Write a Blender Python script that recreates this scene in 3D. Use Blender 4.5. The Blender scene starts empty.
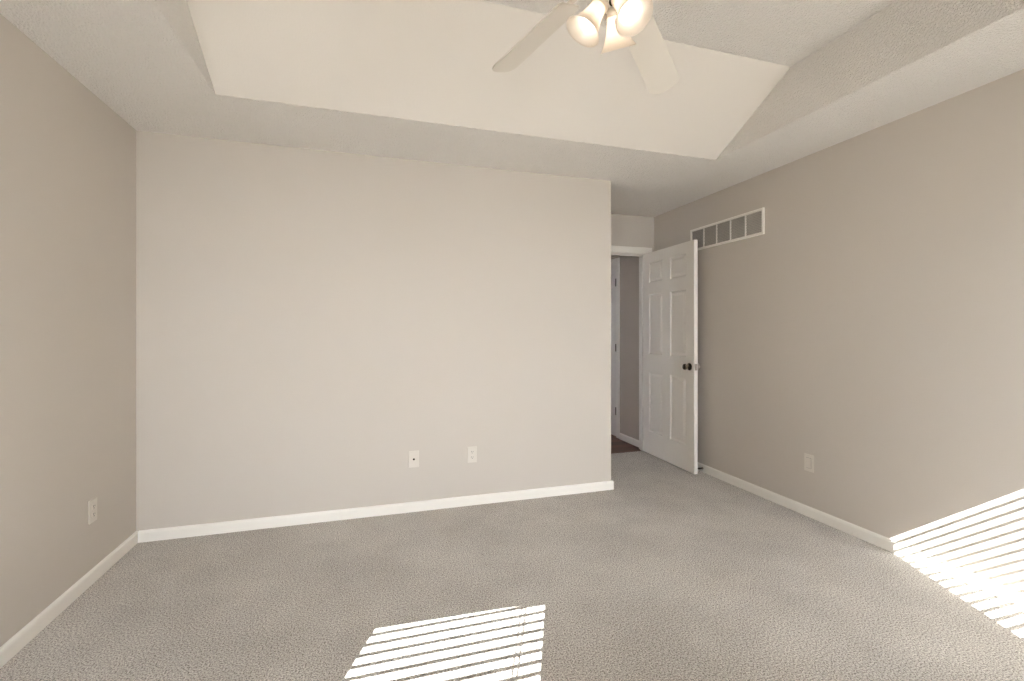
import bpy, bmesh, math, random
from mathutils import Vector, Matrix
C = bpy.context.scene.collection
S = bpy.context.scene
PI = math.pi

# ------------------------------------------------------------------ camera, sky, sun, exposure
cam_d = bpy.data.cameras.new('camera'); cam = bpy.data.objects.new('camera', cam_d); C.objects.link(cam)
cam.location = (0, 0, 1.2502)
cam.rotation_euler = (PI / 2, 0, -0.2976)
cam_d.sensor_width = 36; cam_d.lens = 464.14 / 1024 * 36
cam_d.shift_y = -9.24 / 1024; cam_d.clip_start = 0.02
S.camera = cam

SKY = 18.5
SUN = 82.0
w = bpy.data.worlds.new('sky'); S.world = w; w.use_nodes = True
bg = w.node_tree.nodes['Background']
bg.inputs[0].default_value = (0.94, 0.965, 1.04, 1); bg.inputs[1].default_value = SKY

SX, SY, SZ = 0.43, 1.0, -0.82          # direction in which the sunlight travels
sd = bpy.data.lights.new('sun', 'SUN'); sd.energy = SUN; sd.angle = math.radians(0.12); sd.color = (1.0, 0.995, 0.995)
sun = bpy.data.objects.new('sun', sd); C.objects.link(sun); sun.location = (-2, -4, 5)
sun.rotation_euler = Vector((SX, SY, SZ)).to_track_quat('-Z', 'Y').to_euler()

S.view_settings.view_transform = 'Standard'; S.view_settings.look = 'None'
S.view_settings.gamma = 1; S.view_settings.use_curve_mapping = False
S.view_settings.exposure = 0.42
cy = S.cycles
cy.use_denoising = True; cy.denoising_input_passes = 'RGB_ALBEDO_NORMAL'; cy.denoising_prefilter = 'NONE'; cy.max_bounces = 12; cy.diffuse_bounces = 8; cy.transparent_max_bounces = 12
cy.sample_clamp_indirect = 8; cy.caustics_reflective = False; cy.caustics_refractive = False

# ------------------------------------------------------------------ room measures (metres)
H = 2.44
XL, XR = -1.3217, 2.8364
YF = -0.48                     # wall behind the camera
YB = 3.2818                    # large far wall
XC = 1.832                     # its outer corner, start of the door alcove
YA = 4.1952                    # door wall
TL, TR, TF, TN = -0.7397, 2.2987, 2.6662, 0.12      # tray edges: left right far near
TF2, TN2, TZ = 2.0648, 0.72, 2.7583
W1 = (-1.15, -0.289); W2 = (1.722, 2.57); WB, WT = 0.55, 2.21
WY = YF - 0.13                 # outer face of the window wall

# ------------------------------------------------------------------ materials
def srgb(r, g, b):
    f = lambda c: (c / 255 / 12.92) if c / 255 <= 0.04045 else ((c / 255 + 0.055) / 1.055) ** 2.4
    return (f(r), f(g), f(b), 1)

def mat(name, col, rough=0.6, metal=0.0, bump=0.0, scale=100.0, vary=0.0, vscale=3.0, spec=0.3):
    m = bpy.data.materials.new(name); m.use_nodes = True
    nt = m.node_tree; N = nt.nodes; L = nt.links; p = N['Principled BSDF']
    p.inputs['Base Color'].default_value = col; p.inputs['Roughness'].default_value = rough
    p.inputs['Metallic'].default_value = metal; p.inputs['Specular IOR Level'].default_value = spec
    tc = N.new('ShaderNodeTexCoord')
    if vary:
        n = N.new('ShaderNodeTexNoise'); n.inputs['Scale'].default_value = vscale; n.inputs['Detail'].default_value = 3
        L.new(tc.outputs['Object'], n.inputs['Vector'])
        mx = N.new('ShaderNodeMix'); mx.data_type = 'RGBA'
        mx.inputs[6].default_value = tuple(c * (1 - vary) for c in col[:3]) + (1,)
        mx.inputs[7].default_value = tuple(min(1, c * (1 + vary)) for c in col[:3]) + (1,)
        L.new(n.outputs['Fac'], mx.inputs[0]); L.new(mx.outputs[2], p.inputs['Base Color'])
    if bump:
        n = N.new('ShaderNodeTexNoise'); n.inputs['Scale'].default_value = scale; n.inputs['Detail'].default_value = 4
        L.new(tc.outputs['Object'], n.inputs['Vector'])
        b = N.new('ShaderNodeBump'); b.inputs['Strength'].default_value = 1; b.inputs['Distance'].default_value = bump
        L.new(n.outputs['Fac'], b.inputs['Height']); L.new(b.outputs['Normal'], p.inputs['Normal'])
    return m

M_wall = mat('greige_wall_paint', srgb(202, 195, 187), 0.7, bump=0.0004, scale=260, spec=0.2)
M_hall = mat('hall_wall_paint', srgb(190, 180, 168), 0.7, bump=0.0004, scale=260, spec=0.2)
M_trim = mat('white_trim_paint', srgb(241, 238, 232), 0.35, spec=0.4, vary=0.01)
M_door = mat('white_door_paint', srgb(236, 232, 226), 0.4, bump=0.0002, scale=300, spec=0.4)
M_plate = mat('ivory_plastic', srgb(216, 210, 201), 0.35, spec=0.5, vary=0.01)
M_dark = mat('dark_slot', srgb(40, 36, 33), 0.6, vary=0.05)
M_bronze = mat('dark_bronze', srgb(84, 76, 68), 0.2, metal=1.0, vary=0.05, vscale=40)
M_nickel = mat('satin_nickel', srgb(176, 168, 156), 0.3, metal=1.0, vary=0.03, vscale=40)
M_blade = mat('off_white_blade', srgb(217, 211, 202), 0.4, vary=0.012, vscale=8, spec=0.4)
M_fan = mat('off_white_fan_enamel', srgb(222, 214, 202), 0.3, vary=0.01, spec=0.5)
M_blind = mat('white_blind_slats', srgb(236, 232, 224), 0.45, vary=0.01)
M_vinyl = mat('white_vinyl_frame', srgb(232, 229, 222), 0.4, vary=0.01)
M_louver = mat('grey_louver_metal', srgb(196, 191, 184), 0.5, vary=0.02, vscale=20)
M_ventdark = mat('duct_dark', srgb(120, 117, 114), 0.8, vary=0.05)
M_rubber = mat('white_rubber', srgb(225, 220, 212), 0.6, vary=0.02)

def ceiling_mat(name, col, dist, scale):
    m = mat(name, col, 0.85, spec=0.1); nt = m.node_tree; N = nt.nodes; L = nt.links; p = N['Principled BSDF']
    tc = N.new('ShaderNodeTexCoord')
    n = N.new('ShaderNodeTexNoise'); n.inputs['Scale'].default_value = scale; n.inputs['Detail'].default_value = 5; n.inputs['Roughness'].default_value = 0.6
    L.new(tc.outputs['Object'], n.inputs['Vector'])
    r = N.new('ShaderNodeValToRGB'); r.color_ramp.elements[0].position = 0.42; r.color_ramp.elements[1].position = 0.62
    L.new(n.outputs['Fac'], r.inputs[0])
    b = N.new('ShaderNodeBump'); b.inputs['Strength'].default_value = 1; b.inputs['Distance'].default_value = dist
    L.new(r.outputs['Color'], b.inputs['Height']); L.new(b.outputs['Normal'], p.inputs['Normal'])
    return m
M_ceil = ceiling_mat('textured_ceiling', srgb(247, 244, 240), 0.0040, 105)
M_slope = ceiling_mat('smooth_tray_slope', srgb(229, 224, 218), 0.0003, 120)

def carpet():
    m = bpy.data.materials.new('grey_beige_carpet'); m.use_nodes = True
    nt = m.node_tree; N = nt.nodes; L = nt.links; p = N['Principled BSDF']
    p.inputs['Roughness'].default_value = 0.95; p.inputs['Specular IOR Level'].default_value = 0.05
    p.inputs['Sheen Weight'].default_value = 0.15
    tc = N.new('ShaderNodeTexCoord')
    def noise(sc, det, ro=0.5):
        n = N.new('ShaderNodeTexNoise'); n.inputs['Scale'].default_value = sc; n.inputs['Detail'].default_value = det
        n.inputs['Roughness'].default_value = ro; L.new(tc.outputs['Object'], n.inputs['Vector']); return n
    fine = noise(160, 4, 0.8); mid = noise(60, 2); big = noise(2.2, 4, 0.6)
    r = N.new('ShaderNodeValToRGB'); e = r.color_ramp.elements
    e[0].position = 0.40; e[0].color = srgb(104, 98, 91); e[1].position = 0.60; e[1].color = srgb(226, 221, 214)
    x = e.new(0.49); x.color = srgb(186, 180, 173)
    L.new(fine.outputs['Fac'], r.inputs[0])
    # pile laid in different directions: broad paler and darker tracks
    r2 = N.new('ShaderNodeValToRGB'); e = r2.color_ramp.elements
    e[0].position = 0.36; e[0].color = (0.93, 0.93, 0.93, 1); e[1].position = 0.62; e[1].color = (1.10, 1.10, 1.10, 1)
    L.new(big.outputs['Fac'], r2.inputs[0])
    mx = N.new('ShaderNodeMix'); mx.data_type = 'RGBA'; mx.blend_type = 'MULTIPLY'; mx.inputs[0].default_value = 1
    L.new(r.outputs['Color'], mx.inputs[6]); L.new(r2.outputs['Color'], mx.inputs[7]); L.new(mx.outputs[2], p.inputs['Base Color'])
    ad = N.new('ShaderNodeMath'); ad.operation = 'ADD'; L.new(fine.outputs['Fac'], ad.inputs[0]); L.new(mid.outputs['Fac'], ad.inputs[1])
    b = N.new('ShaderNodeBump'); b.inputs['Strength'].default_value = 0.7; b.inputs['Distance'].default_value = 0.006
    L.new(ad.outputs[0], b.inputs['Height']); L.new(b.outputs['Normal'], p.inputs['Normal'])
    return m
M_carpet = carpet()

def woodfloor():
    m = bpy.data.materials.new('red_brown_plank_floor'); m.use_nodes = True
    nt = m.node_tree; N = nt.nodes; L = nt.links; p = N['Principled BSDF']; p.inputs['Roughness'].default_value = 0.45
    tc = N.new('ShaderNodeTexCoord'); br = N.new('ShaderNodeTexBrick')
    br.inputs['Scale'].default_value = 1; br.inputs['Brick Width'].default_value = 1.1; br.inputs['Row Height'].default_value = 0.12
    br.inputs['Mortar Size'].default_value = 0.003
    br.inputs['Color1'].default_value = srgb(128, 88, 70); br.inputs['Color2'].default_value = srgb(96, 62, 50); br.inputs['Mortar'].default_value = srgb(45, 30, 25)
    L.new(tc.outputs['Object'], br.inputs['Vector'])
    mp = N.new('ShaderNodeMapping'); mp.inputs['Scale'].default_value = (3, 40, 1); L.new(tc.outputs['Object'], mp.inputs[0])
    n = N.new('ShaderNodeTexNoise'); n.inputs['Scale'].default_value = 2; L.new(mp.outputs[0], n.inputs['Vector'])
    mx = N.new('ShaderNodeMix'); mx.data_type = 'RGBA'; mx.blend_type = 'MULTIPLY'; mx.inputs[0].default_value = 0.5
    L.new(br.outputs['Color'], mx.inputs[6]); L.new(n.outputs['Color'], mx.inputs[7]); L.new(mx.outputs[2], p.inputs['Base Color'])
    return m
M_wood = woodfloor()

def glass():
    m = bpy.data.materials.new('clear_window_glass'); m.use_nodes = True
    nt = m.node_tree; N = nt.nodes; L = nt.links; N.remove(N['Principled BSDF'])
    t = N.new('ShaderNodeBsdfTransparent'); g = N.new('ShaderNodeBsdfGlossy'); g.inputs['Roughness'].default_value = 0.02
    t.inputs[0].default_value = (0.97, 0.985, 0.98, 1)
    f = N.new('ShaderNodeFresnel'); f.inputs[0].default_value = 1.45; mx = N.new('ShaderNodeMixShader')
    L.new(f.outputs[0], mx.inputs[0]); L.new(t.outputs[0], mx.inputs[1]); L.new(g.outputs[0], mx.inputs[2])
    L.new(mx.outputs[0], N['Material Output'].inputs[0]); return m
M_glass = glass()

def shade_glass():
    m = bpy.data.materials.new('frosted_shade_glass'); m.use_nodes = True
    nt = m.node_tree; N = nt.nodes; L = nt.links; N.remove(N['Principled BSDF'])
    t = N.new('ShaderNodeBsdfTranslucent'); d = N.new('ShaderNodeBsdfDiffuse'); g = N.new('ShaderNodeBsdfGlossy'); g.inputs['Roughness'].default_value = 0.25
    t.inputs[0].default_value = (0.93, 0.85, 0.76, 1); d.inputs[0].default_value = (0.94, 0.91, 0.86, 1)
    n = N.new('ShaderNodeTexNoise'); n.inputs['Scale'].default_value = 30; tc = N.new('ShaderNodeTexCoord'); L.new(tc.outputs['Object'], n.inputs['Vector'])
    r = N.new('ShaderNodeValToRGB'); r.color_ramp.elements[0].color = (0.55,) * 3 + (1,); r.color_ramp.elements[1].color = (0.7,) * 3 + (1,)
    L.new(n.outputs['Fac'], r.inputs[0])
    a = N.new('ShaderNodeMixShader'); L.new(r.outputs[0], a.inputs[0]); L.new(d.outputs[0], a.inputs[1]); L.new(t.outputs[0], a.inputs[2])
    b = N.new('ShaderNodeMixShader'); b.inputs[0].default_value = 0.06; L.new(a.outputs[0], b.inputs[1]); L.new(g.outputs[0], b.inputs[2])
    L.new(b.outputs[0], N['Material Output'].inputs[0]); return m
M_shade = shade_glass()

def emit(name, col, s):
    m = bpy.data.materials.new(name); m.use_nodes = True
    p = m.node_tree.nodes['Principled BSDF']; p.inputs['Base Color'].default_value = (0.9, 0.9, 0.9, 1)
    p.inputs['Emission Color'].default_value = col; p.inputs['Emission Strength'].default_value = s; return m
M_bulb = emit('lit_bulb', (1.0, 0.92, 0.83, 1), 4.5)

# ------------------------------------------------------------------ mesh helpers
def box(bm, x0, x1, y0, y1, z0, z1, mi=0):
    v = [bm.verts.new(p) for p in ((x0,y0,z0),(x1,y0,z0),(x1,y1,z0),(x0,y1,z0),(x0,y0,z1),(x1,y0,z1),(x1,y1,z1),(x0,y1,z1))]
    for f in ((3,2,1,0),(4,5,6,7),(0,1,5,4),(1,2,6,5),(2,3,7,6),(3,0,4,7)):
        bm.faces.new([v[i] for i in f]).material_index = mi
def boxes(*bs):
    bm = bmesh.new()
    for b in bs: box(bm, *b)
    return bm
def lathe(bm, prof, M=Matrix(), n=32, cap=True):
    rings = []
    for r, z in prof:
        rings.append([bm.verts.new(M @ Vector((max(r, 1e-5) * math.cos(2*PI*i/n), max(r, 1e-5) * math.sin(2*PI*i/n), z))) for i in range(n)])
    for a, b in zip(rings, rings[1:]):
        for i in range(n): bm.faces.new((a[i], a[(i+1) % n], b[(i+1) % n], b[i]))
    if cap:
        bm.faces.new(list(reversed(rings[0]))); bm.faces.new(rings[-1])
    return bm
def tube(bm, pts, r, n=10):
    pts = [Vector(p) for p in pts]; rings = []
    for i, p in enumerate(pts):
        t = (pts[min(i+1, len(pts)-1)] - pts[max(i-1, 0)]).normalized()
        q = t.to_track_quat('Z', 'Y')
        rr = r[i] if isinstance(r, (list, tuple)) else r
        rings.append([bm.verts.new(p + q @ Vector((rr*math.cos(2*PI*k/n), rr*math.sin(2*PI*k/n), 0))) for k in range(n)])
    for a, b in zip(rings, rings[1:]):
        for k in range(n): bm.faces.new((a[k], a[(k+1) % n], b[(k+1) % n], b[k]))
    bm.faces.new(list(reversed(rings[0]))); bm.faces.new(rings[-1])
    return bm
def extrude_profile(bm, prof, a, b, out, up=Vector((0,0,1))):
    """closed 2-D profile (d away from wall along out, h along up) swept from a to b"""
    a, b, out = Vector(a), Vector(b), Vector(out)
    A = [bm.verts.new(a + out*d + up*h) for d, h in prof]; B = [bm.verts.new(b + out*d + up*h) for d, h in prof]
    n = len(prof)
    for i in range(n): bm.faces.new((A[i], A[(i+1) % n], B[(i+1) % n], B[i]))
    bm.faces.new(A[::-1]); bm.faces.new(B)
def obj(name, bm, m, parent=None, smooth=False, bevel=0.0, loc=None):
    bmesh.ops.recalc_face_normals(bm, faces=bm.faces)
    me = bpy.data.meshes.new(name); bm.to_mesh(me); bm.free()
    for mm in (m if isinstance(m, (list, tuple)) else [m]): me.materials.append(mm)
    o = bpy.data.objects.new(name, me); C.objects.link(o)
    if smooth:
        for p in me.polygons: p.use_smooth = True
    if bevel:
        b = o.modifiers.new('bevel', 'BEVEL'); b.width = bevel; b.segments = 3; b.limit_method = 'ANGLE'
    if parent: o.parent = parent
    if loc: o.location = loc
    return o
def struct(name, bm, m, **k):
    o = obj(name, bm, m, **k); o['kind'] = 'structure'; return o
def thing(name, label, cat, loc=(0,0,0), rot=(0,0,0), group=None):
    o = bpy.data.objects.new(name, None); C.objects.link(o); o.location = loc; o.rotation_euler = rot
    o.empty_display_size = 0.1; o['label'] = label; o['category'] = cat
    if group: o['group'] = group
    return o

# ------------------------------------------------------------------ room shell
T = 0.12
struct('floor', boxes((XL-T, XR+T, WY, 4.235, -0.10, 0.0)), M_carpet)
struct('floor_hall', boxes((0.6, 3.0, 4.235, 7.2, -0.10, -0.004)), M_wood)
struct('wall_left', boxes((XL-T, XL, WY, YB+T, 0, H)), M_wall)
struct('wall_right', boxes((XR, XR+T, WY, YA+T, 0, H)), M_wall)
# far wall and the return of the alcove: one L-shaped block with a softened outer corner
bm = bmesh.new()
pts = [(XL, YB), (XC, YB), (XC, YA+T), (XC-T, YA+T), (XC-T, YB+T), (XL, YB+T)]
lo = [bm.verts.new((x, y, 0)) for x, y in pts]; hi = [bm.verts.new((x, y, H)) for x, y in pts]
for i in range(6): bm.faces.new((lo[i], lo[(i+1) % 6], hi[(i+1) % 6], hi[i]))
bm.faces.new(lo[::-1]); bm.faces.new(hi)
bm.edges.ensure_lookup_table()
ce = [e for e in bm.edges if all(abs(v.co.x-XC) < 1e-4 and abs(v.co.y-YB) < 1e-4 for v in e.verts)]
bmesh.ops.bevel(bm, geom=ce, offset=0.010, segments=4, affect='EDGES')
struct('wall_back', bm, M_wall)
DX0, DX1, DH = 1.928, 2.735, 2.045       # clear door opening between jambs
struct('wall_door', boxes((XC, DX0-0.02, YA, YA+T, 0, H), (DX1+0.02, XR, YA, YA+T, 0, H), (DX0-0.02, DX1+0.02, YA, YA+T, DH+0.02, H)), M_wall)
# window wall behind the camera
struct('wall_front', boxes((XL, W1[0], WY, YF, 0, H), (W1[1], W2[0], WY, YF, 0, H), (W2[1], XR, WY, YF, 0, H),
    (W1[0], W1[1], WY, YF, 0, WB), (W1[0], W1[1], WY, YF, WT, H), (W2[0], W2[1], WY, YF, 0, WB), (W2[0], W2[1], WY, YF, WT, H)), M_wall)

# ceiling: soffit ring, two long sloped sides, two upright sides, raised flat; closed above
bm = bmesh.new()
V = lambda x, y, z: bm.verts.new((x, y, z))
X0, X1, Y0, Y1 = XL-T, XR+T, WY, YA+T
a = [V(X0,Y0,H), V(X1,Y0,H), V(X1,Y1,H), V(X0,Y1,H)]
t = [V(TL,TN,H), V(TR,TN,H), V(TR,TF,H), V(TL,TF,H)]
u = [V(TL,TN2,TZ), V(TR,TN2,TZ), V(TR,TF2,TZ), V(TL,TF2,TZ)]
for i in range(4): bm.faces.new((a[i], a[(i+1) % 4], t[(i+1) % 4], t[i]))
for i in range(4):
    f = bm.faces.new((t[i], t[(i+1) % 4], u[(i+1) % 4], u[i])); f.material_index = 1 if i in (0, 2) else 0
bm.faces.new(u)
b_ = [V(X0,Y0,2.95), V(X1,Y0,2.95), V(X1,Y1,2.95), V(X0,Y1,2.95)]
for i in range(4): bm.faces.new((a[i], b_[i], b_[(i+1) % 4], a[(i+1) % 4]))
bm.faces.new(b_)
struct('ceiling', bm, [M_ceil, M_slope])

# hall beyond the door
HX = 2.79; HY1 = 6.9
HD0, HD1 = 4.875, 5.62                    # closed door in the hall's right wall
struct('wall_hall_right', boxes((HX, HX+T, YA+T, HD0-0.015, 0, H), (HX, HX+T, HD1+0.015, HY1, 0, H), (HX, HX+T, HD0-0.015, HD1+0.015, 2.05, H)), M_hall)
struct('wall_hall_end', boxes((0.6, HX+T, HY1, HY1+T, 0, H)), M_hall)
struct('wall_hall_left', boxes((0.6, 0.72, YA+T, 5.0, 0, H), (0.6, 0.72, 6.2, HY1, 0, H), (0.6, 0.72, 5.0, 5.3, 0, H), (0.6, 0.72, 5.6, 6.2, 0, H), (0.6, 0.72, 5.3, 5.6, 0, 0.9), (0.6, 0.72, 5.3, 5.6, 1.4, H)), M_hall)  # small unglazed opening added, out of view, to let daylight brighten the hall
struct('wall_hall_near', boxes((0.6, XC-T, YA, YA+T, 0, H)), M_hall)
struct('ceiling_hall', boxes((0.6, HX+T, YA+T, HY1+T, H, H+0.1)), M_ceil)

# baseboards
BP = [(0, -0.01), (0.0125, -0.01), (0.0125, 0.052), (0.010, 0.061), (0.005, 0.067), (0, 0.068)]
def baseboard(name, segs):
    bm = bmesh.new()
    for a, b, o in segs: extrude_profile(bm, BP, a, b, o)
    return struct(name, bm, M_trim)
baseboard('baseboard_left', [((XL, YF, 0), (XL, YB, 0), (1, 0, 0))])
baseboard('baseboard_right', [((XR, YF, 0), (XR, YA, 0), (-1, 0, 0))])
baseboard('baseboard_back', [((XL+0.0125, YB, 0), (XC+0.0125, YB, 0), (0, -1, 0)), ((XC, YB, 0), (XC, YA-0.012, 0), (1, 0, 0))])
baseboard('baseboard_front', [((XL+0.0125, YF, 0), (XR-0.0125, YF, 0), (0, 1, 0))])
baseboard('baseboard_hall_right', [((HX, YA+T, 0), (HX, HD0-0.08, 0), (-1, 0, 0))])

# door lining and casing of the open doorway
CW = 0.066
bm = bmesh.new()
box(bm, DX0-0.02, DX0, YA-0.002, YA+T+0.002, 0, DH); box(bm, DX1, DX1+0.02, YA-0.002, YA+T+0.002, 0, DH)
box(bm, DX0-0.02, DX1+0.02, YA-0.002, YA+T+0.002, DH, DH+0.02)
box(bm, DX0, DX0+0.012, YA+0.045, YA+0.08, 0, DH); box(bm, DX1-0.012, DX1, YA+0.045, YA+0.08, 0, DH); box(bm, DX0, DX1, YA+0.045, YA+0.08, DH-0.012, DH)
struct('trim_1', bm, M_trim)
CP = [(0, 0), (0.011, 0), (0.0125, 0.006), (0.012, 0.02), (0.015, 0.045), (0.016, 0.060), (0.013, CW), (0, CW)]
def casing(name, x0, x1, zt, y, out, lw=CW, rw=CW):
    """mitred casing: profile points run outward from the opening"""
    bm = bmesh.new(); cols = []
    for d, h in CP:
        l = min(h, lw); r = min(h, rw)
        cols.append([bm.verts.new((px, y + out*d, pz)) for px, pz in ((x0-l, 0), (x0-l, zt+h), (x1+r, zt+h), (x1+r, 0))])
    n = len(CP)
    for i in range(n):
        A, B = cols[i], cols[(i+1) % n]
        for k in range(3): bm.faces.new((A[k], A[k+1], B[k+1], B[k]))
    bm.faces.new([c[0] for c in cols]); bm.faces.new([c[3] for c in cols][::-1])
    return struct(name, bm, M_trim)
casing('trim_2', DX0-0.005, DX1+0.005, DH+0.005, YA, -1, lw=0.05)

# ------------------------------------------------------------------ six-panel door
def panel_door(name, wid, hei, th, parent=None):
    """slab in local x 0..wid, y 0..th, z 0..hei with six moulded panels on both faces"""
    pw = 0.234; xs = [0, 0.092, 0.092+pw, wid-0.113-pw, wid-0.113, wid]
    zs = [0, 0.225, 0.825, 1.005, 1.605, 1.725, 1.925, hei]
    bm = bmesh.new()
    for y, s in ((0, 1), (th, -1)):
        g = [[bm.verts.new((x, y, z)) for z in zs] for x in xs]
        for i in range(5):
            for j in range(7):
                q = [g[i][j], g[i+1][j], g[i+1][j+1], g[i][j+1]]
                if i in (1, 3) and j in (1, 3, 5):
                    prev = q; x0, x1, z0, z1 = xs[i], xs[i+1], zs[j], zs[j+1]
                    for ins, dep in ((0.003, 0.006), (0.010, 0.0115), (0.020, 0.0120), (0.040, 0.0030)):
                        yy = y + s*dep
                        c = [bm.verts.new(p) for p in ((x0+ins, yy, z0+ins), (x1-ins, yy, z0+ins), (x1-ins, yy, z1-ins), (x0+ins, yy, z1-ins))]
                        for k in range(4): bm.faces.new((prev[k], prev[(k+1) % 4], c[(k+1) % 4], c[k]))
                        prev = c
                    bm.faces.new(prev)
                else: bm.faces.new(q)
        if y == 0: g0 = g
    def rim(P, Q):
        for k in range(len(P)-1): bm.faces.new((P[k], P[k+1], Q[k+1], Q[k]))
    rim(g0[0], g[0]); rim(g0[-1], g[-1]); rim([r[0] for r in g0], [r[0] for r in g]); rim([r[-1] for r in g0], [r[-1] for r in g])
    return obj(name, bm, M_door, parent)
KNOB = [(0.0, 0), (0.032, 0.0), (0.033, 0.004), (0.030, 0.008), (0.014, 0.010), (0.0115, 0.016), (0.0115, 0.026), (0.018, 0.031),
        (0.0255, 0.038), (0.0275, 0.047), (0.0255, 0.056), (0.018, 0.061), (0.008, 0.063), (0.0, 0.0632)]
DW, DT = 0.80, 0.035
d = panel_door('door_1', DW, 2.029, DT); d['kind'] = 'structure'
# hinge at the right jamb; local +x runs from hinge to free edge, local y=0 face looks left into the room
th = math.radians(-91.6)
d.location = (DX1-0.031, YA-0.022, 0.014); d.rotation_euler = (0, 0, th)
# with this turn local +y points to world +x: the y=0 face looks towards -x
kz = 0.925
bm = bmesh.new(); lathe(bm, KNOB, Matrix.Translation((DW-0.062, 0, kz)) @ Matrix.Rotation(PI/2, 4, 'X'), 28); obj('door_knob', bm, M_bronze, d, smooth=True)
bm = bmesh.new(); lathe(bm, KNOB, Matrix.Translation((DW-0.062, DT, kz)) @ Matrix.Rotation(-PI/2, 4, 'X'), 28); obj('door_knob', bm, M_nickel, d, smooth=True)
bm = boxes((DW-0.0005, DW+0.0012, 0.005, DT-0.005, kz-0.028, kz+0.028), (DW, DW+0.009, 0.011, DT-0.011, kz-0.009, kz+0.009)); o = obj('latch', bm, M_nickel, d)
for hz in (0.20, 1.0, 1.80):
    bm = boxes((-0.0015, 0.0002, 0.002, DT-0.002, hz-0.045, hz+0.045))
    tube(bm, [(-0.006, DT+0.004, hz-0.046), (-0.006, DT+0.004, hz+0.046)], 0.0055, 12); obj('hinge', bm, M_nickel, d)

# closed door in the hall
d2 = panel_door('door_2', HD1-HD0-0.006, 2.03, 0.035); d2['kind'] = 'structure'
d2.rotation_euler = (0, 0, PI/2); d2.location = (HX+0.036, HD0+0.003, 0.006)
for hz in (0.30, 1.05, 1.82):
    bm = bmesh.new(); tube(bm, [(0.006, 0.0425, hz-0.045), (0.006, 0.0425, hz+0.045)], 0.0075, 12); box(bm, 0.0, 0.022, 0.0352, 0.0372, hz-0.045, hz+0.045)
    obj('hinge', bm, M_bronze, d2)
bm = bmesh.new(); cols = []
for dd, h in CP:
    cols.append([bm.verts.new((HX - dd, py, pz)) for py, pz in ((HD0-0.003-h, 0), (HD0-0.003-h, 2.045+h), (HD1+0.003+h, 2.045+h), (HD1+0.003+h, 0))])
for i in range(len(CP)):
    A, B = cols[i], cols[(i+1) % len(CP)]
    for k in range(3): bm.faces.new((A[k], A[k+1], B[k+1], B[k]))
bm.faces.new([c[0] for c in cols]); bm.faces.new([c[3] for c in cols][::-1])
box(bm, HX, HX+T, HD0-0.015, HD0, 0, 2.05); box(bm, HX, HX+T, HD1, HD1+0.015, 0, 2.05); box(bm, HX, HX+T, HD0, HD1, 2.038, 2.05)
struct('trim_3', bm, M_trim)
struct('wall_hall_light_block', boxes((HX+T, HX+T+0.05, HD0-0.1, HD1+0.1, -0.05, 2.2)), M_hall)  # added unseen backing; stops sky light leaking in past the closed hall door
# ------------------------------------------------------------------ door stop
t_ = thing('door_stop', 'small spring door stop with white tip, on the baseboard beside the open door', 'door stop', (XR-0.0125, 3.44, 0.036))
bm = bmesh.new(); lathe(bm, [(0, 0), (0.011, 0), (0.011, 0.004), (0.006, 0.007), (0, 0.007)], Matrix.Rotation(-PI/2, 4, 'Y'), 16); obj('base', bm, M_nickel, t_, smooth=True)
pts = [(-0.007 - 0.055*i/140, 0.0055*math.cos(i*2*PI/10), 0.0055*math.sin(i*2*PI/10)) for i in range(141)]
bm = bmesh.new(); tube(bm, pts, 0.0013, 6); obj('spring', bm, M_bronze, t_, smooth=True)
bm = bmesh.new(); lathe(bm, [(0, 0), (0.008, 0), (0.009, 0.006), (0.007, 0.013), (0, 0.014)], Matrix.Translation((-0.061, 0, 0)) @ Matrix.Rotation(-PI/2, 4, 'Y'), 16); o = obj('tip', bm, M_rubber, t_, smooth=True)

# ------------------------------------------------------------------ windows and blinds behind the camera
def window(n, x0, x1):
    r = bpy.data.objects.new('window_%d' % n, None); C.objects.link(r); r.location = ((x0+x1)/2, YF-0.09, WB); r['kind'] = 'structure'
    cx, yy = r.location.x, r.location.y
    a, b, h = x0-cx, x1-cx, WT-WB
    f = 0.04; mid = 0.62
    bm = boxes((a, a+f, -0.035, 0.012, 0, h), (b-f, b, -0.035, 0.012, 0, h), (a+f, b-f, -0.035, 0.012, 0, f), (a+f, b-f, -0.035, 0.012, h-f, h), (a+f, b-f, -0.03, 0.008, mid-0.02, mid+0.02))
    obj('window_frame', bm, M_vinyl, r, bevel=0.002)
    obj('glass_pane', boxes((a+f, b-f, -0.012, -0.008, f, mid-0.02), (a+f, b-f, -0.012, -0.008, mid+0.02, h-f)), M_glass, r)
    obj('window_sill', boxes((a-0.03, b+0.03, 0.0905, 0.12, -0.02, 0), (a, b, 0.012, 0.0905, -0.001, 0.010)), M_trim, r, bevel=0.003)
window(1, *W1); window(2, *W2)
PITCH = 0.047
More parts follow.
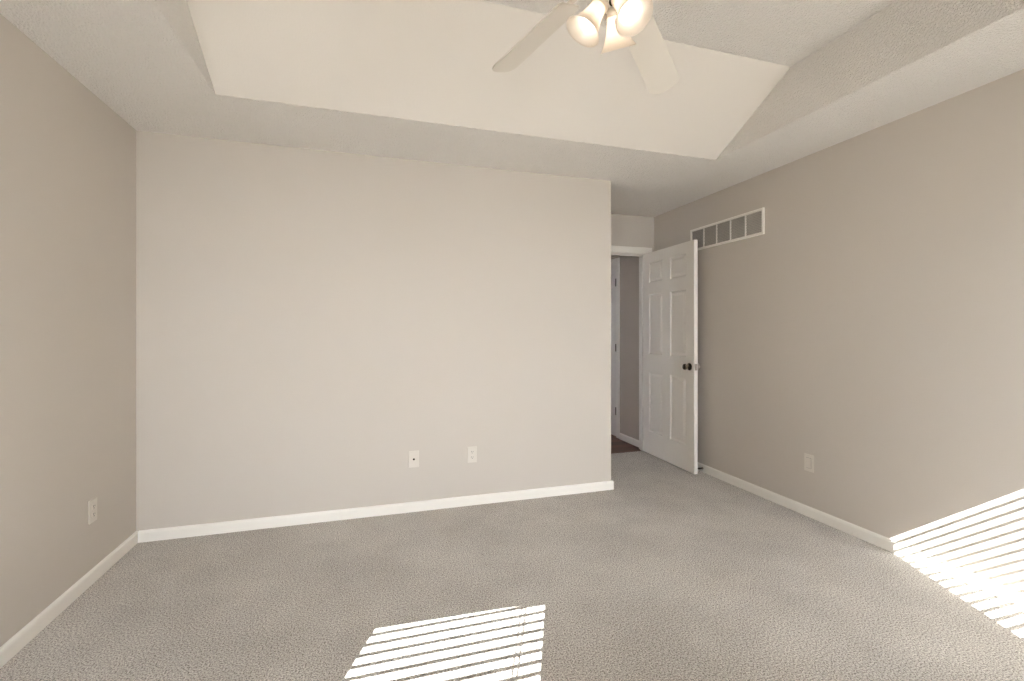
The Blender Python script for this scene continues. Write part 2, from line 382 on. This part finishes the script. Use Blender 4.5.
def blind(x0, x1, side, cords, tilt=0.0):
    r = thing('window_blind', 'white horizontal blind, slats tilted open, in the %s window behind the camera' % side, 'window blind', ((x0+x1)/2, YF-0.045, WB), group=None)
    hw = (x1-x0)/2 - 0.006; top = WT-WB
    z1 = 2.128 - WB
    bm = boxes((-hw, hw, -0.024, 0.024, z1, top-0.002))
    obj('headrail', bm, M_blind, r)
    v = obj('valance', boxes((-hw, hw, 0.0, 0.004, 0.0, 0.085)), M_blind, r, bevel=0.001, loc=(0, 0.025, 2.052 + 0.5*tilt*2*hw - WB))  # unseen board, added and tilted to shape the sliver of sun above the slats
    v.rotation_euler = (0, tilt, 0)
    bm = bmesh.new(); z = 2.066 - WB; A = math.radians(24); n = 0
    while z > 0.05:
        c, s = math.cos(A)*0.025, math.sin(A)*0.025
        k = 6; up = []; dn = []
        for i in range(k+1):
            q = -1 + 2*i/k; crown = 0.0012*(1-q*q)
            yq = q*c; zq = z - q*s + crown
            up.append((yq, zq+0.0013)); dn.append((yq, zq-0.0013))
        pr = up + dn[::-1]
        Av = [bm.verts.new((-hw+0.004, y, zz)) for y, zz in pr]; Bv = [bm.verts.new((hw-0.004, y, zz)) for y, zz in pr]
        for i in range(len(pr)): bm.faces.new((Av[i], Av[(i+1) % len(pr)], Bv[(i+1) % len(pr)], Bv[i]))
        bm.faces.new(Av); bm.faces.new(Bv[::-1]); z -= PITCH
    obj('slats', bm, M_blind, r)
    obj('bottom_rail', boxes((-hw+0.004, hw-0.004, -0.024, 0.024, 0.014, 0.030)), M_blind, r, bevel=0.002)
    for cx in [hw*c for c in cords]:
        bm = bmesh.new()
        for yy in (-0.0245, 0.0245): tube(bm, [(cx, yy, 0.03), (cx, yy, z1)], 0.0040, 6)
        tube(bm, [(cx+0.004, 0, 0.03), (cx+0.004, 0, z1)], 0.0012, 6)
        obj('ladder_cord', bm, M_blind, r)
blind(*W1, 'left', (-0.94, 0.72), 0.030); blind(*W2, 'right', (-0.94, 0.72))

# ------------------------------------------------------------------ wall plates: built facing -y, plate centre at the origin
def plate(name, label, cat, loc, rotz, kind):
    r = thing(name, label, cat, loc, (0, 0, rotz))
    bm = boxes((-0.035, 0.035, -0.006, 0.0, -0.0575, 0.0575)); obj('cover_plate', bm, M_plate, r, bevel=0.0025)
    if kind == 'duplex':
        for zc in (-0.0195, 0.0195):
            bm = bmesh.new(); n = 28; ring = []
            for i in range(n):
                a = 2*PI*i/n; ring.append((max(-0.0145, min(0.0145, 0.0172*math.cos(a))), 0.0135*math.sin(a)*1.05))
            A_ = [bm.verts.new((x, -0.006, zc+z)) for x, z in ring]; B_ = [bm.verts.new((x, -0.0085, zc+z)) for x, z in ring]
            for i in range(n): bm.faces.new((A_[i], A_[(i+1) % n], B_[(i+1) % n], B_[i]))
            bm.faces.new(A_); bm.faces.new(B_[::-1]); s = obj('socket', bm, M_plate, r)
            bm = boxes((-0.0072, -0.0052, -0.0092, -0.0084, zc-0.001, zc+0.008), (0.0052, 0.0072, -0.0092, -0.0084, zc-0.001, zc+0.007), (-0.002, 0.002, -0.0092, -0.0084, zc-0.009, zc-0.005))
            obj('slot', bm, M_dark, s)
        bm = bmesh.new(); lathe(bm, [(0, 0), (0.0032, 0), (0.003, 0.001), (0, 0.0012)], Matrix.Translation((0, -0.006, 0)) @ Matrix.Rotation(PI/2, 4, 'X'), 12); obj('screw', bm, M_plate, r)
    elif kind == 'coax':
        bm = bmesh.new(); lathe(bm, [(0, 0), (0.0075, 0), (0.0075, 0.003), (0.0048, 0.0032), (0.0048, 0.011), (0.003, 0.011), (0, 0.009)], Matrix.Translation((0, -0.006, 0)) @ Matrix.Rotation(PI/2, 4, 'X'), 6); obj('cable_jack', bm, M_bronze, r)
    elif kind == 'decora':
        s = obj('socket', boxes((-0.0168, 0.0168, -0.0085, -0.006, -0.0335, 0.0335)), M_plate, r, bevel=0.001)
        obj('socket_edge', boxes((-0.0182, 0.0182, -0.0064, -0.006, -0.0350, 0.0350)), M_ventdark, r)
    if kind in ('coax', 'decora'):
        for zc in (-0.048, 0.048) if kind == 'decora' else (-0.042, 0.042):
            bm = bmesh.new(); lathe(bm, [(0, 0), (0.003, 0), (0.0028, 0.001), (0, 0.0012)], Matrix.Translation((0, -0.006, zc)) @ Matrix.Rotation(PI/2, 4, 'X'), 12); obj('screw', bm, M_plate, r)
plate('wall_outlet', 'ivory duplex outlet, the only plate on the darker wall at the left', 'outlet', (XL, 2.823, 0.357), PI/2, 'duplex')
plate('cable_outlet', 'ivory plate with one dark round cable jack, low on the large far wall', 'cable outlet', (0.293, YB, 0.363), 0, 'coax')
plate('wall_outlet', 'ivory duplex outlet on the large far wall, right of the cable jack plate', 'outlet', (0.705, YB, 0.363), 0, 'duplex')
plate('wall_outlet', 'ivory outlet plate with square-edged insert, on the right wall above the baseboard', 'outlet', (XR, 2.405, 0.362), -PI/2, 'decora')

# ------------------------------------------------------------------ return-air grille high on the right wall
vy0, vy1, vz0, vz1 = 2.775, 3.605, 1.980, 2.180
r = thing('air_vent', 'long white return-air grille of five louvered sections, high on the right wall', 'air vent', (XR, (vy0+vy1)/2, vz0))
L_ = (vy1-vy0)/2; hh = vz1-vz0; fr = 0.018; D = 0.014
bm = bmesh.new()
for (a0, a1, b0, b1) in ((-L_, -L_+fr, 0, hh), (L_-fr, L_, 0, hh), (-L_+fr, L_-fr, 0, fr), (-L_+fr, L_-fr, hh-fr, hh)):
    box(bm, -D, 0, a0, a1, b0, b1)
obj('frame', bm, M_trim, r, bevel=0.002)
iw = 2*(L_-fr); sec = iw/5
for k in range(1, 5):
    yc = -L_+fr+k*sec; obj('divider', boxes((-D+0.001, -0.001, yc-0.005, yc+0.005, fr, hh-fr)), M_trim, r)
obj('backing', boxes((-0.003, -0.0005, -L_+fr, L_-fr, fr, hh-fr)), M_ventdark, r)
for k in range(5):
    bm = bmesh.new(); y0 = -L_+fr+k*sec+0.005; y1 = y0+sec-0.010; nl = 13
    for i in range(nl):
        z = fr + (i+0.5)*(hh-2*fr)/nl
        P = [(-0.0125, z+0.0030), (-0.0035, z-0.0045), (-0.0035, z-0.0053), (-0.0125, z+0.0022)]
        A_ = [bm.verts.new((x, y0, zz)) for x, zz in P]; B_ = [bm.verts.new((x, y1, zz)) for x, zz in P]
        for q in range(4): bm.faces.new((A_[q], A_[(q+1) % 4], B_[(q+1) % 4], B_[q]))
        bm.faces.new(A_); bm.faces.new(B_[::-1])
    obj('louver_panel', bm, M_louver, r)

# ------------------------------------------------------------------ ceiling fan with three-shade light kit
FX, FY, FZ = 0.743, 1.332, 2.423           # centre of the blade plane
fan = thing('ceiling_fan', 'off-white ceiling fan with three lit frosted bell shades, hung from the tray ceiling', 'ceiling fan', (FX, FY, TZ))
b0 = FZ - TZ
bm = bmesh.new(); lathe(bm, [(0, 0), (0.072, 0), (0.074, -0.010), (0.066, -0.040), (0.040, -0.062), (0.018, -0.070), (0, -0.070)], n=40); obj('canopy', bm, M_fan, fan, smooth=True)
bm = bmesh.new(); lathe(bm, [(0.013, -0.06), (0.013, b0+0.10)], n=20); obj('downrod', bm, M_fan, fan, smooth=True)
bm = bmesh.new(); lathe(bm, [(0, b0+0.125), (0.03, b0+0.125), (0.05, b0+0.112), (0.105, b0+0.098), (0.128, b0+0.070), (0.132, b0+0.035), (0.118, b0+0.012), (0.085, b0+0.002), (0, b0+0.002)], n=48)
obj('motor_housing', bm, M_fan, fan, smooth=True)
TIP = 0.616
def blade_mesh():
    bm = bmesh.new(); out = []
    n = 8; r0, r1 = 0.185, TIP; wa, wb = 0.055, 0.064
    out.append((r0, -wa+0.012)); out.append((r0+0.012, -wa))
    rc = 0.045
    for i in range(n+1):
        a = -PI/2 + PI/2*i/n; out.append((r1-rc+rc*math.cos(a), -wb+rc+rc*math.sin(a)))
    for i in range(n+1):
        a = PI/2*i/n; out.append((r1-rc+rc*math.cos(a), wb-rc+rc*math.sin(a)))
    out.append((r0+0.012, wa)); out.append((r0, wa-0.012))
    A_ = [bm.verts.new((x, y, -0.003)) for x, y in out]; B_ = [bm.verts.new((x, y, 0.003)) for x, y in out]; n = len(out)
    for i in range(n): bm.faces.new((A_[i], A_[(i+1) % n], B_[(i+1) % n], B_[i]))
    bm.faces.new(A_[::-1]); bm.faces.new(B_)
    return bm
BLADES = 5; AZ0 = 38.3; DROOP = (0.232, 0.108, 0.15, 0.19, 0.21)
for k in range(BLADES):
    az = math.radians(AZ0 + k*360/BLADES)
    o = obj('blade', blade_mesh(), M_blade, fan)
    o.location = (0, 0, b0)
    o.rotation_euler = (Matrix.Rotation(az, 4, 'Z') @ Matrix.Rotation(math.atan(DROOP[k]), 4, 'Y') @ Matrix.Rotation(math.radians(-17.8), 4, 'X')).to_euler()
    bm = boxes((0.09, 0.20, -0.014, 0.014, 0.003, 0.008), (0.19, 0.27, -0.038, 0.038, 0.0032, 0.0065)); obj('blade_bracket', bm, M_fan, o, bevel=0.002)
# light kit
kz = b0
bm = bmesh.new(); lathe(bm, [(0, kz), (0.048, kz), (0.052, kz-0.012), (0.050, kz-0.045), (0.036, kz-0.058), (0.014, kz-0.066), (0.012, kz-0.100), (0.008, kz-0.108), (0, kz-0.108)], n=36)
obj('light_kit', bm, M_fan, fan, smooth=True)
bm = bmesh.new(); lathe(bm, [(0, kz-0.107), (0.006, kz-0.107), (0.0085, kz-0.114), (0.0075, kz-0.121), (0.003, kz-0.127), (0, kz-0.128)], n=16); obj('finial', bm, M_bronze, fan, smooth=True)
SH = [(0.0235, 0.0), (0.0250, 0.006), (0.0262, 0.018), (0.0295, 0.036), (0.0345, 0.056), (0.041, 0.074), (0.050, 0.091), (0.0575, 0.101), (0.061, 0.105)]
for az_deg, tl in ((47, 32.3), (-73, 32.3), (167, 32.3)):
    az = math.radians(az_deg); tilt = math.radians(tl)
    c = Vector((math.cos(az), math.sin(az), 0))
    axis = c*math.sin(tilt) + Vector((0, 0, -1))*math.cos(tilt)
    rimc = c*0.094 + Vector((0, 0, 2.208-TZ)); fit = rimc - axis*(0.105+0.014)
    st = Vector((0, 0, kz-0.050)) + c*0.030
    bm = bmesh.new(); tube(bm, [st, (st+fit)/2, fit], 0.009, 12)
    q = axis.to_track_quat('Z', 'Y').to_matrix().to_4x4()
    MM = Matrix.Translation(fit) @ q
    lathe(bm, [(0, -0.004), (0.018, -0.004), (0.0285, 0.004), (0.0295, 0.020), (0.0265, 0.022), (0, 0.022)], MM, 28)
    arm = obj('lamp_arm', bm, M_fan, fan, smooth=True)
    bm = bmesh.new(); base = MM @ Matrix.Translation((0, 0, 0.014))
    lathe(bm, SH + [(r_-0.0028, z_) for r_, z_ in SH[::-1]], base, 40, cap=False)
    sh = obj('lamp_shade', bm, M_shade, fan, smooth=True)
    bm = bmesh.new(); lathe(bm, [(0, 0.0), (0.010, 0.002), (0.011, 0.018), (0.014, 0.030), (0.020, 0.042), (0.0225, 0.054), (0.0205, 0.067), (0.013, 0.077), (0.005, 0.081), (0, 0.0815)], base @ Matrix.Translation((0, 0, 0.008)), 24)
    obj('bulb', bm, M_bulb, sh, smooth=True)
for dx, dy, ln in ((0.020, 0.004, 0.072), (-0.012, 0.016, 0.055)):
    bm = bmesh.new(); z0 = kz-0.088
    for i in range(int(ln/0.006)):
        lathe(bm, [(0, -0.0022), (0.0022, 0), (0, 0.0022)], Matrix.Translation((dx, dy, z0-i*0.006)), 6, cap=False)
    lathe(bm, [(0, 0), (0.004, -0.004), (0.005, -0.016), (0.002, -0.022), (0, -0.022)], Matrix.Translation((dx, dy, z0-ln)), 10)
    obj('pull_chain', bm, M_nickel, fan, smooth=True)
